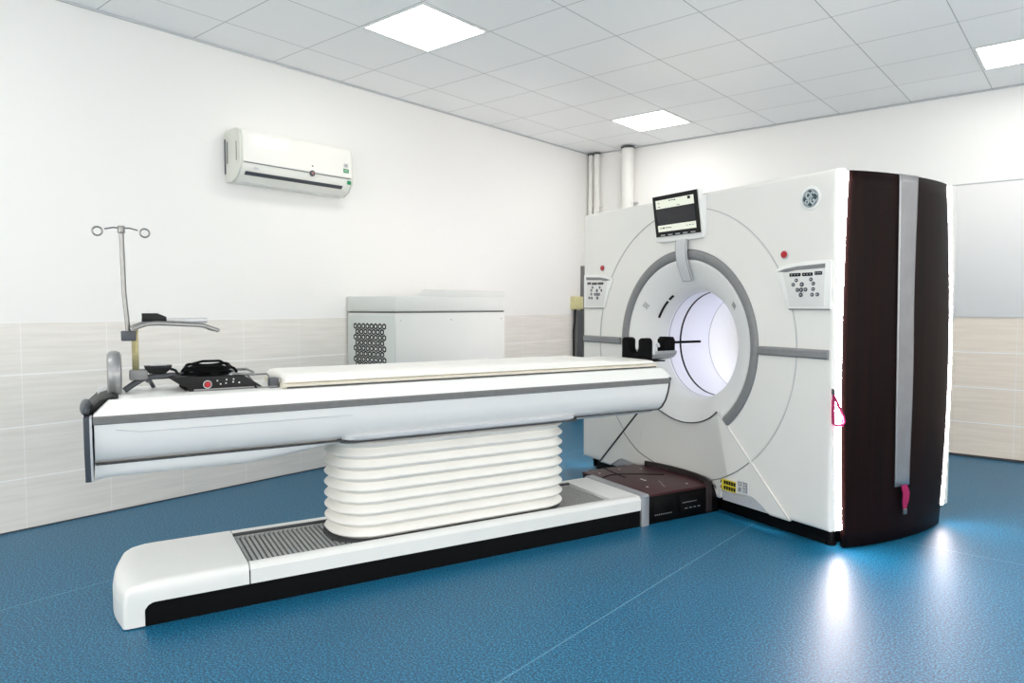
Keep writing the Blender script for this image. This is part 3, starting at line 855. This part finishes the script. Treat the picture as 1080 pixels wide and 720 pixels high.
# ---- bellows
def bel_outline(d, z):
    return [(x, y, z) for x, y in rrect(-.222-d, .222+d, -2.34-d, -1.0+d, .20+d, n=14)]
rows = []; NP = 9; z0, z1 = .172, .668
for k in range(NP):
    h = (z1-z0)/NP; zb = z0+h*k
    for f, d in ((0, -.034), (.06, -.030), (.30, -.006), (.38, -.001), (.46, .0), (.54, -.003), (.98, -.032)):
        rows.append(bel_outline(d, zb+h*f))
rows.append(bel_outline(-.026, z1))
MB().loft(rows).build('bellows', M['bellow'], T, sharp=75)
# seat of the bellows on the deck
MB().loft([[(x, y, z) for x, y in rrect(-.19, .205, -2.35, -1.02, .17, n=12)] for z in (.15, .1755)]).build('bellows_flange', M['dseam'], T)

# ---- tabletop body
half = [(.0, .672), (.19, .672), (.222, .682), (.25, .70), (.277, .735), (.297, .785), (.309, .83), (.312, .838)]
def body_prof(dz=0, ins=0):
    return [(x-ins if x > 0 else x, z+dz) for x, z in half]
def sym(profile):            # closed section from a half profile
    r = [(x, z) for x, z in profile if x > 1e-6]
    return r + [(-x, z) for x, z in reversed(r)]
Y0, Y1 = -3.315, -.40
low = [(.185, .668), (.218, .677), (.247, .695), (.277, .735), (.298, .785), (.310, .835), (.313, .842)]
MB().loft([[(x, y, z) for x, z in sym(low)] for y in (Y0+.004, -2.0, -1.0, Y1)]).build('tabletop_body', M['table'], T, sharp=50)
m = MB()
sec = [(.312, .838), (.319, .842), (.320, .866), (.313, .871)]
m.loft([[(x, y, z) for x, z in sym(sec)] for y in (Y0, Y1+.006)])
m.build('edge_rail', M['grey'], T, sharp=30)
topp = [(.312, .871), (.285, .893), (.255, .915), (.245, .922), (.235, .925)]
rows = []
for y, k in ((Y0+.003, 0), (Y0+.055, 1), (-3.0, 1), (Y1-.0, 1)):
    rows.append([(x, y, z if k else min(z, .8725)) for x, z in sym(topp)] if k else [(x, y, .8715+.0002*i) for i, (x, z) in enumerate(topp)] + [(-x, y, .8715+.0002*(len(topp)-1-i)) for i, (x, z) in enumerate(reversed(topp))])
MB().loft(rows).build('tabletop_deck', M['white'], T, sharp=25)
# thin dark line framing the gantry end
end = sym([(.178, .662), (.222, .672), (.252, .69), (.283, .733), (.304, .785), (.316, .84), (.324, .874)])
e0 = sym([(.17, .69), (.2, .70), (.23, .71), (.26, .745), (.28, .79), (.29, .84), (.3, .868)])
MB().loft([[(x, y, z) for x, z in end] for y in (Y1, Y1+.008)]).build('end_seal', M['dseam'], T)
MB().loft([[(x, y, z) for x, z in sym([(.17, .675), (.21, .684), (.24, .70), (.27, .74), (.29, .79), (.30, .84), (.3, .88), (.24, .92)])] for y in (Y1+.004, Y1+.02)]).build('end_plate', M['white'], T)
# lower pan: deeper at the foot end, rising to the bellows, thin at the gantry end
rows = []
for y, d in ((-3.312, .598), (-3.27, .606), (-3.0, .606), (-2.74, .604), (-2.61, .617), (-2.47, .637), (-2.36, .654), (-2.31, .660)):
    rows.append([(x, y, z) for x, z in [(.235, .668), (.225, d+.03*(.668-d)/.06), (.205, d+.006), (.18, d), (-.18, d), (-.205, d+.006), (-.225, d+.03*(.668-d)/.06), (-.235, .668)]])
MB().loft(rows).build('lower_pan', M['table'], T, sharp=50)
m = MB()
for s in (1,):
    MB().tube([(s*.238, y, .672) for y in (-3.31, -2.8, -2.3)], .0045, 6).build('pan_seam', M['dseam'], T)
    MB().tube([(s*.236, y, .676) for y in (-1.02, -.42)], .0035, 6).build('pan_seam', M['dseam'], T)
MB().loft([[(x, y, z) for x, y in rrect(-.225+i, .225-i, -1.0, -.43, .02)] for i, z in ((.0, .67), (.01, .662), (.03, .655))]).build('front_pan', M['lgrey'], T)
# subframe collar between body and bellows
rows = [[(x, y, z) for x, y in rrect(-.268+i, .268-i, -2.33+i*2, -1.02-i*2, .06)] for i, z in ((.04, .715), (.0, .692), (.0, .676), (.008, .668))]
MB().loft(rows).build('lift_collar', M['lgrey'], T, sharp=50)
rows = [[(x, y, z) for x, y in rrect(-.268, .268, -2.34, -1.0, .06)] for z in (.661, .669)]
MB().loft(rows).build('collar_gasket', M['dseam'], T)
# foot end plate
endp = sym([(.19, .594), (.235, .604), (.262, .66), (.30, .73), (.316, .80), (.322, .868)])
MB().loft([[(x, y, z) for x, z in endp] for y in (-3.318, -3.326)]).build('end_trim', M['lgrey'], T)
MB().loft([[(x*f, y, z) for x, z in endp] for y, f in ((-3.326, 1), (-3.340, 1), (-3.346, .985))]).build('end_plate', M['dgrey'], T)
# shallow crease along the side near the foot end
MB().tube([(.3125, -3.24, .815), (.311, -3.15, .80), (.3105, -2.3, .80)], .0015, 6).build('side_crease', M['lgrey'], T)

# dark paddle bracket on the foot corner, small clear block behind
m = MB()
m.loft([[(xx, -3.340+.020*rr*math.cos(2*PI*k/16), .893+.030*rr*math.sin(2*PI*k/16)) for k in range(16)]
        for xx, rr in ((.08, .35), (.10, .75), (.14, 1), (.20, 1), (.25, .8), (.275, .4))])
m.build('release_paddle', M['dgrey'], T)
MB().prism([(-3.345, .872), (-3.318, .872), (-3.262, .922), (-3.225, .928), (-3.245, .938), (-3.29, .925)], 'x', -.20, .235, .004).build('bracket_bar', M['black'], T)
MB().box(-.16, -.06, -3.30, -3.22, .90, .945, .004).build('end_block', M['lgrey'], T)
# round pad standing at the foot end (seen edge-on)
t = local_thing('round_paddle', 'grey upright round paddle standing at the foot end of the table', 'paddle', (0, -3.235, .90))
MB().cyl((0, -.028, .10), (0, .026, .10), .104, 48, .018).build('disc', mat('paddle_grey', (150, 151, 152), .35, metal=.5, noise=.03), t)
MB().box(-.06, .06, -.04, .09, -.0, .012, .004).build('foot', M['dgrey'], t)

# ---- cross tube carrying the posts
t = local_thing('support_bracket', 'dark angled tube bracket rising from the foot of the table under the posts', 'bracket', (0, -3.2, .925))
m = MB(); m.tube([(0, .0, .008), (0, .03, .03), (0, .07, .055), (0, .11, .062), (0, .42, .066)], .013, 12)
m.build('tube', M['dgrey'], t)
MB().box(-.03, .03, .02, .09, .052, .095, .006).build('clamp', M['ring'], t)
m = MB(); m.tube([(0, .09, .045), (-.09, .1, .04), (-.16, .12, .0)], .009, 10); m.tube([(.0, .3, .055), (-.05, .3, .0)], .009, 10); m.build('leg', M['dgrey'], t)

# ---- arm-rest frame on a post
t = local_thing('arm_rest', 'chrome-edged arm rest tray on a short post above the table foot', 'arm rest', (0, -3.155, 0))
MB().box(-.013, .013, -.013, .013, .975, 1.20, .003).build('post', M['brass'], t)
f = MB()
a, b = -.10, .10
f.tube([(b, -.01, 1.200), (b, .04, 1.218), (b, .08, 1.222), (b, .26, 1.210), (b, .32, 1.187)], .009, 10)
f.tube([(a, -.01, 1.200), (a, .04, 1.218), (a, .08, 1.222), (a, .26, 1.210), (a, .32, 1.187)], .009, 10)
f.tube([(a, -.01, 1.2), (b, -.01, 1.2)], .010, 10); f.tube([(a, .32, 1.187), (b, .32, 1.187)], .008, 10)
f.build('frame', M['steel'], t)
f = MB(); f.ribbon([(0, .05, 1.214), (0, .12, 1.212), (0, .24, 1.206), (0, .29, 1.195)], (1, 0, 0), .19, .008); f.build('tray', M['alu'], t)
f = MB(); f.box(a-.012, a+.0, .03, .3, 1.216, 1.238, .004); f.build('back_rail', M['alu'], t)
f = MB(); f.prism([(.03, 1.226), (.03, 1.262), (.09, 1.262), (.125, 1.246), (.125, 1.226)], 'x', -.06, -.01, .004); f.build('knob', M['black'], t)
f = MB(); f.box(-.10, .10, .30, .325, 1.183, 1.192, .002); f.build('end_stop', M['dgrey'], t)

# ---- IV pole
t = local_thing('iv_pole', 'thin steel drip pole with two ring hooks above the table foot', 'iv pole', (0, -3.195, 0))
MB().tube([(0, .018, 1.15), (0, .004, 1.35), (0, 0, 1.61)], .0095, 14).build('pole', M['steel'], t)
f = MB(); f.box(-.022, .022, -.012, .045, 1.145, 1.188, .004); f.build('clamp', M['dgrey'], t)
MB().cyl((0, 0, 1.60), (0, 0, 1.632), .014, 16, .003).build('pole_cap', M['steel'], t)
for s in (-1, 1):
    h = MB(); d = s*.088; L_ = .062
    h.tube([(0, 0, 1.622), (0, s*.03, 1.624), (0, s*L_, 1.616)], .0032, 8)
    h.tube([(0, d + .018*math.cos(2*PI*k/20), 1.606 + .018*math.sin(2*PI*k/20)) for k in range(20)], .0036, 8, closed=True)
    h.build('hook', M['steel'], t)

# ---- black control box with a coil of cable on top
t = local_thing('control_box', 'black sloping control box with a red button lying on the table', 'control box', (0, -2.84, .925))
pr = [(-.115, 0), (.195, 0), (.115, .055), (.09, .062), (-.175, .066), (-.19, .058), (-.125, .01)]
MB().prism(pr, 'x', -.13, .12, .006).build('body', M['black'], t)
m = MB(); m.box(.1195, .123, -.10, .15, .002, .010, .001); m.build('foot_rail', M['ring'], t)
m = MB().cyl((.119, -.045, .028), (.127, -.045, .028), .012, 20, .002).build('knob', M['red'], t)
MB().tube([(.121, -.045+.016*math.cos(2*PI*k/20), .028+.016*math.sin(2*PI*k/20)) for k in range(20)], .002, 6, closed=True).build('knob_ring', M['lgrey'], t)
for y, z in ((-.005, .042), (.008, .027), (.03, .03), (.033, .045), (.06, .034), (.062, .046), (.085, .03)):
    MB().box(.1195, .1225, y-.003, y+.003, z-.003, z+.003, .0006).build('switch', M['lgrey'], t)
m = MB(); m.tube([(-.09, .06, .07), (-.09, .15, .07), (.03, .16, .066), (.10, .15, .062), (.10, .06, .066)], .006, 8)
m.build('carry_handle', M['steel'], t)
MB().box(.0, .10, .05, .15, .062, .066, .002).build('top_plate', M['lgrey'], t)

cb = MB()
rnd = random.Random(3)
for j in range(5):
    N = 40; rx, ry = .085+.008*rnd.random(), .088+.012*rnd.random(); ox, oy = .006*rnd.uniform(-1, 1), .008*rnd.uniform(-1, 1); ph = rnd.random()*6
    cb.tube([(ox+rx*math.cos(2*PI*k/N), oy+ry*math.sin(2*PI*k/N), .992+.0085*j+.005*math.sin(3*2*PI*k/N+ph)) for k in range(N)], .0062, 8, closed=True)
for j in range(3):
    N = 30; cb.tube([(.01+.05*math.cos(2*PI*k/N), .01*j+.055*math.sin(2*PI*k/N), 1.0+.009*j+.006*math.sin(2*2*PI*k/N+j)) for k in range(N)], .0065, 8, closed=True)
cb.tube([(-.05, -.10, 1.0), (0, -.085, 1.03), (.0, -.02, 1.046), (.01, .05, 1.046), (.03, .11, 1.01), (.02, .12, .994)], .0062, 8)
cb.tube([(.02, -.08, 1.0), (.05, -.11, .992), (.09, -.12, .95), (.13, -.10, .935)], .006, 8)
cab_ = cb.build('coiled_cable', M['foam'])
p = ORG + Matrix.Rotation(YAW, 3, 'Z') @ Vector((0, -2.87, 0)); place(cab_, p, YAW)
tag(cab_, 'thick coil of black cable heaped on top of the control box', 'cable')
t = local_thing('hand_switch', 'small black hand control resting on the bracket beside the cable coil', 'hand control', (0, -3.07, .99))
MB().prism([(-.055, .045), (.055, .045), (.05, .03), (.03, .012), (-.035, .012), (-.05, .035)], 'x', -.03, .03, .006).build('body', M['black'], t)
MB().box(-.02, .02, -.03, .035, .045, .049, .001).build('key_plate', M['lgrey'], t)
MB().tube([(0, .045, .03), (.0, .07, .02), (.04, .09, -.02), (.09, .11, -.05), (.12, .14, -.055)], .006, 8).build('lead', M['black'], t)

# small open latch frame between the box and the mattress
t = local_thing('latch_frame', 'small dark wire latch frame between the control box and the mattress', 'latch', (0, -2.63, .925))
m = MB(); m.tube([(.15, -.05, .006), (.15, .03, .006), (-.12, .04, .04), (-.12, -.05, .04)], .004, 8, closed=True); m.build('frame', M['ring'], t)
MB().box(.10, .15, .0, .04, .0, .045, .004).build('catch', M['dgrey'], t)

# ---- cradle board and mattress
cr = MB()
sec = [(.205, .926), (.222, .932), (.226, .942), (.214, .946)]
cr.loft([[(x, y, z) for x, z in sym(sec)] for y in (-2.585, -.41)])
cr.build('cradle', mat('cradle_cream', (222, 216, 200), .45, noise=.02), T)
m = MB()
m.tube([(.222, y, .9305) for y in (-2.57, -.42)], .0035, 6); m.build('cradle_seam', M['dseam'], T)
pd = MB()
def pad_row(y, k):
    t_ = .034*k
    P = [(.198, .946), (.214, .952), (.216, .956+t_*.6), (.205, .952+t_*.93), (.17, .953+t_)]
    return [(x*(.99 if k < 1 else 1), y, z) for x, z in sym(P)]
pd.loft([pad_row(-2.575, .5), pad_row(-2.56, .9), pad_row(-2.53, 1), pad_row(-.80, 1), pad_row(-.77, .8), pad_row(-.70, .55), pad_row(-.445, .5), pad_row(-.43, .2)])
pdo = pd.build('mattress_pad', M['pad'], sharp=50)
place(pdo, ORG, YAW); tag(pdo, 'long thin white mattress pad lying on the scanner table', 'mattress')

# ---- head holder at the gantry end
t = local_thing('head_holder', 'black foam head holder on a grey tray at the gantry end of the table', 'head holder', (0, -.30, .945))
def U(y0, y1, w=.135, h=.155, th=.06, bot=.04, rnd_=.02):
    o = [(-w, 0), (w, 0), (w, h-rnd_), (w-rnd_*.4, h-rnd_*.3), (w-rnd_, h), (w-th+rnd_, h), (w-th+.003, h-rnd_*.5), (w-th, h-rnd_)]
    for k in range(9):
        a = PI*k/8; o.append(((w-th)*math.cos(a), bot+.045 - .045*math.sin(a)))
    o += [(-w+th, h-rnd_), (-w+th-.003, h-rnd_*.5), (-w+th-rnd_, h), (-w+rnd_, h), (-w+rnd_*.4, h-rnd_*.3), (-w, h-rnd_)]
    return MB().prism(o, 'y', y0, y1, .004)
U(-.11, -.055, .115, .150, .070, .05).build('front_foam', M['foam'], t)
m = MB(); m.prism([(.115, .055), (.21, .055), (.21, .13), (.195, .15), (.135, .152), (.115, .135)], 'x', -.035, .03, .005); m.build('rear_foam', M['foam'], t)
m = MB()
def trough(u, v):
    a = PI + PI*u; x = .11*math.cos(a); z = .068+.06*math.sin(a)
    return (x, -.06+.21*v, z)
m.grid(trough, 24, 6); m.build('tray', M['alu'], t, solid=.008)
m = MB(); m.tube([(.112, -.045, .05), (.112, -.045, .105), (.112, -.03, .118), (.112, -.01, .112), (.112, -.005, .095)], .010, 8); m.build('strap_clip', M['lgrey'], t)
m = MB(); m.box(-.012, .012, .20, .455, .105, .120, .003); m.build('handle_rod', M['foam'], t)
m = MB(); m.box(-.06, .06, -.14, .1, -.002, .006, .002); m.build('mounting_tongue', M['black'], t)

# ------------------------------------------------------------------ camera, world, look
cam = bpy.data.cameras.new('camera'); co = bpy.data.objects.new('camera', cam); C.objects.link(co)
cam.sensor_fit = 'HORIZONTAL'; cam.sensor_width = 36; cam.lens = 743.4/1080*36; cam.clip_start = .05
co.location = (0, 0, 1.296)
co.rotation_euler = (math.radians(90-2.926), 0, math.atan2(.64157, .76535))
sc = bpy.context.scene; sc.camera = co
w = bpy.data.worlds.new('world'); sc.world = w; w.use_nodes = True
w.node_tree.nodes['Background'].inputs[0].default_value = (1, .985, .96, 1); w.node_tree.nodes['Background'].inputs[1].default_value = 2.8
vs = sc.view_settings
vs.view_transform = 'Standard'; vs.look = 'None'; vs.gamma = 1; vs.use_curve_mapping = False; vs.exposure = .47
sc.cycles.max_bounces = 10; sc.cycles.diffuse_bounces = 6; sc.cycles.sample_clamp_indirect = 6
sc.cycles.use_denoising = True
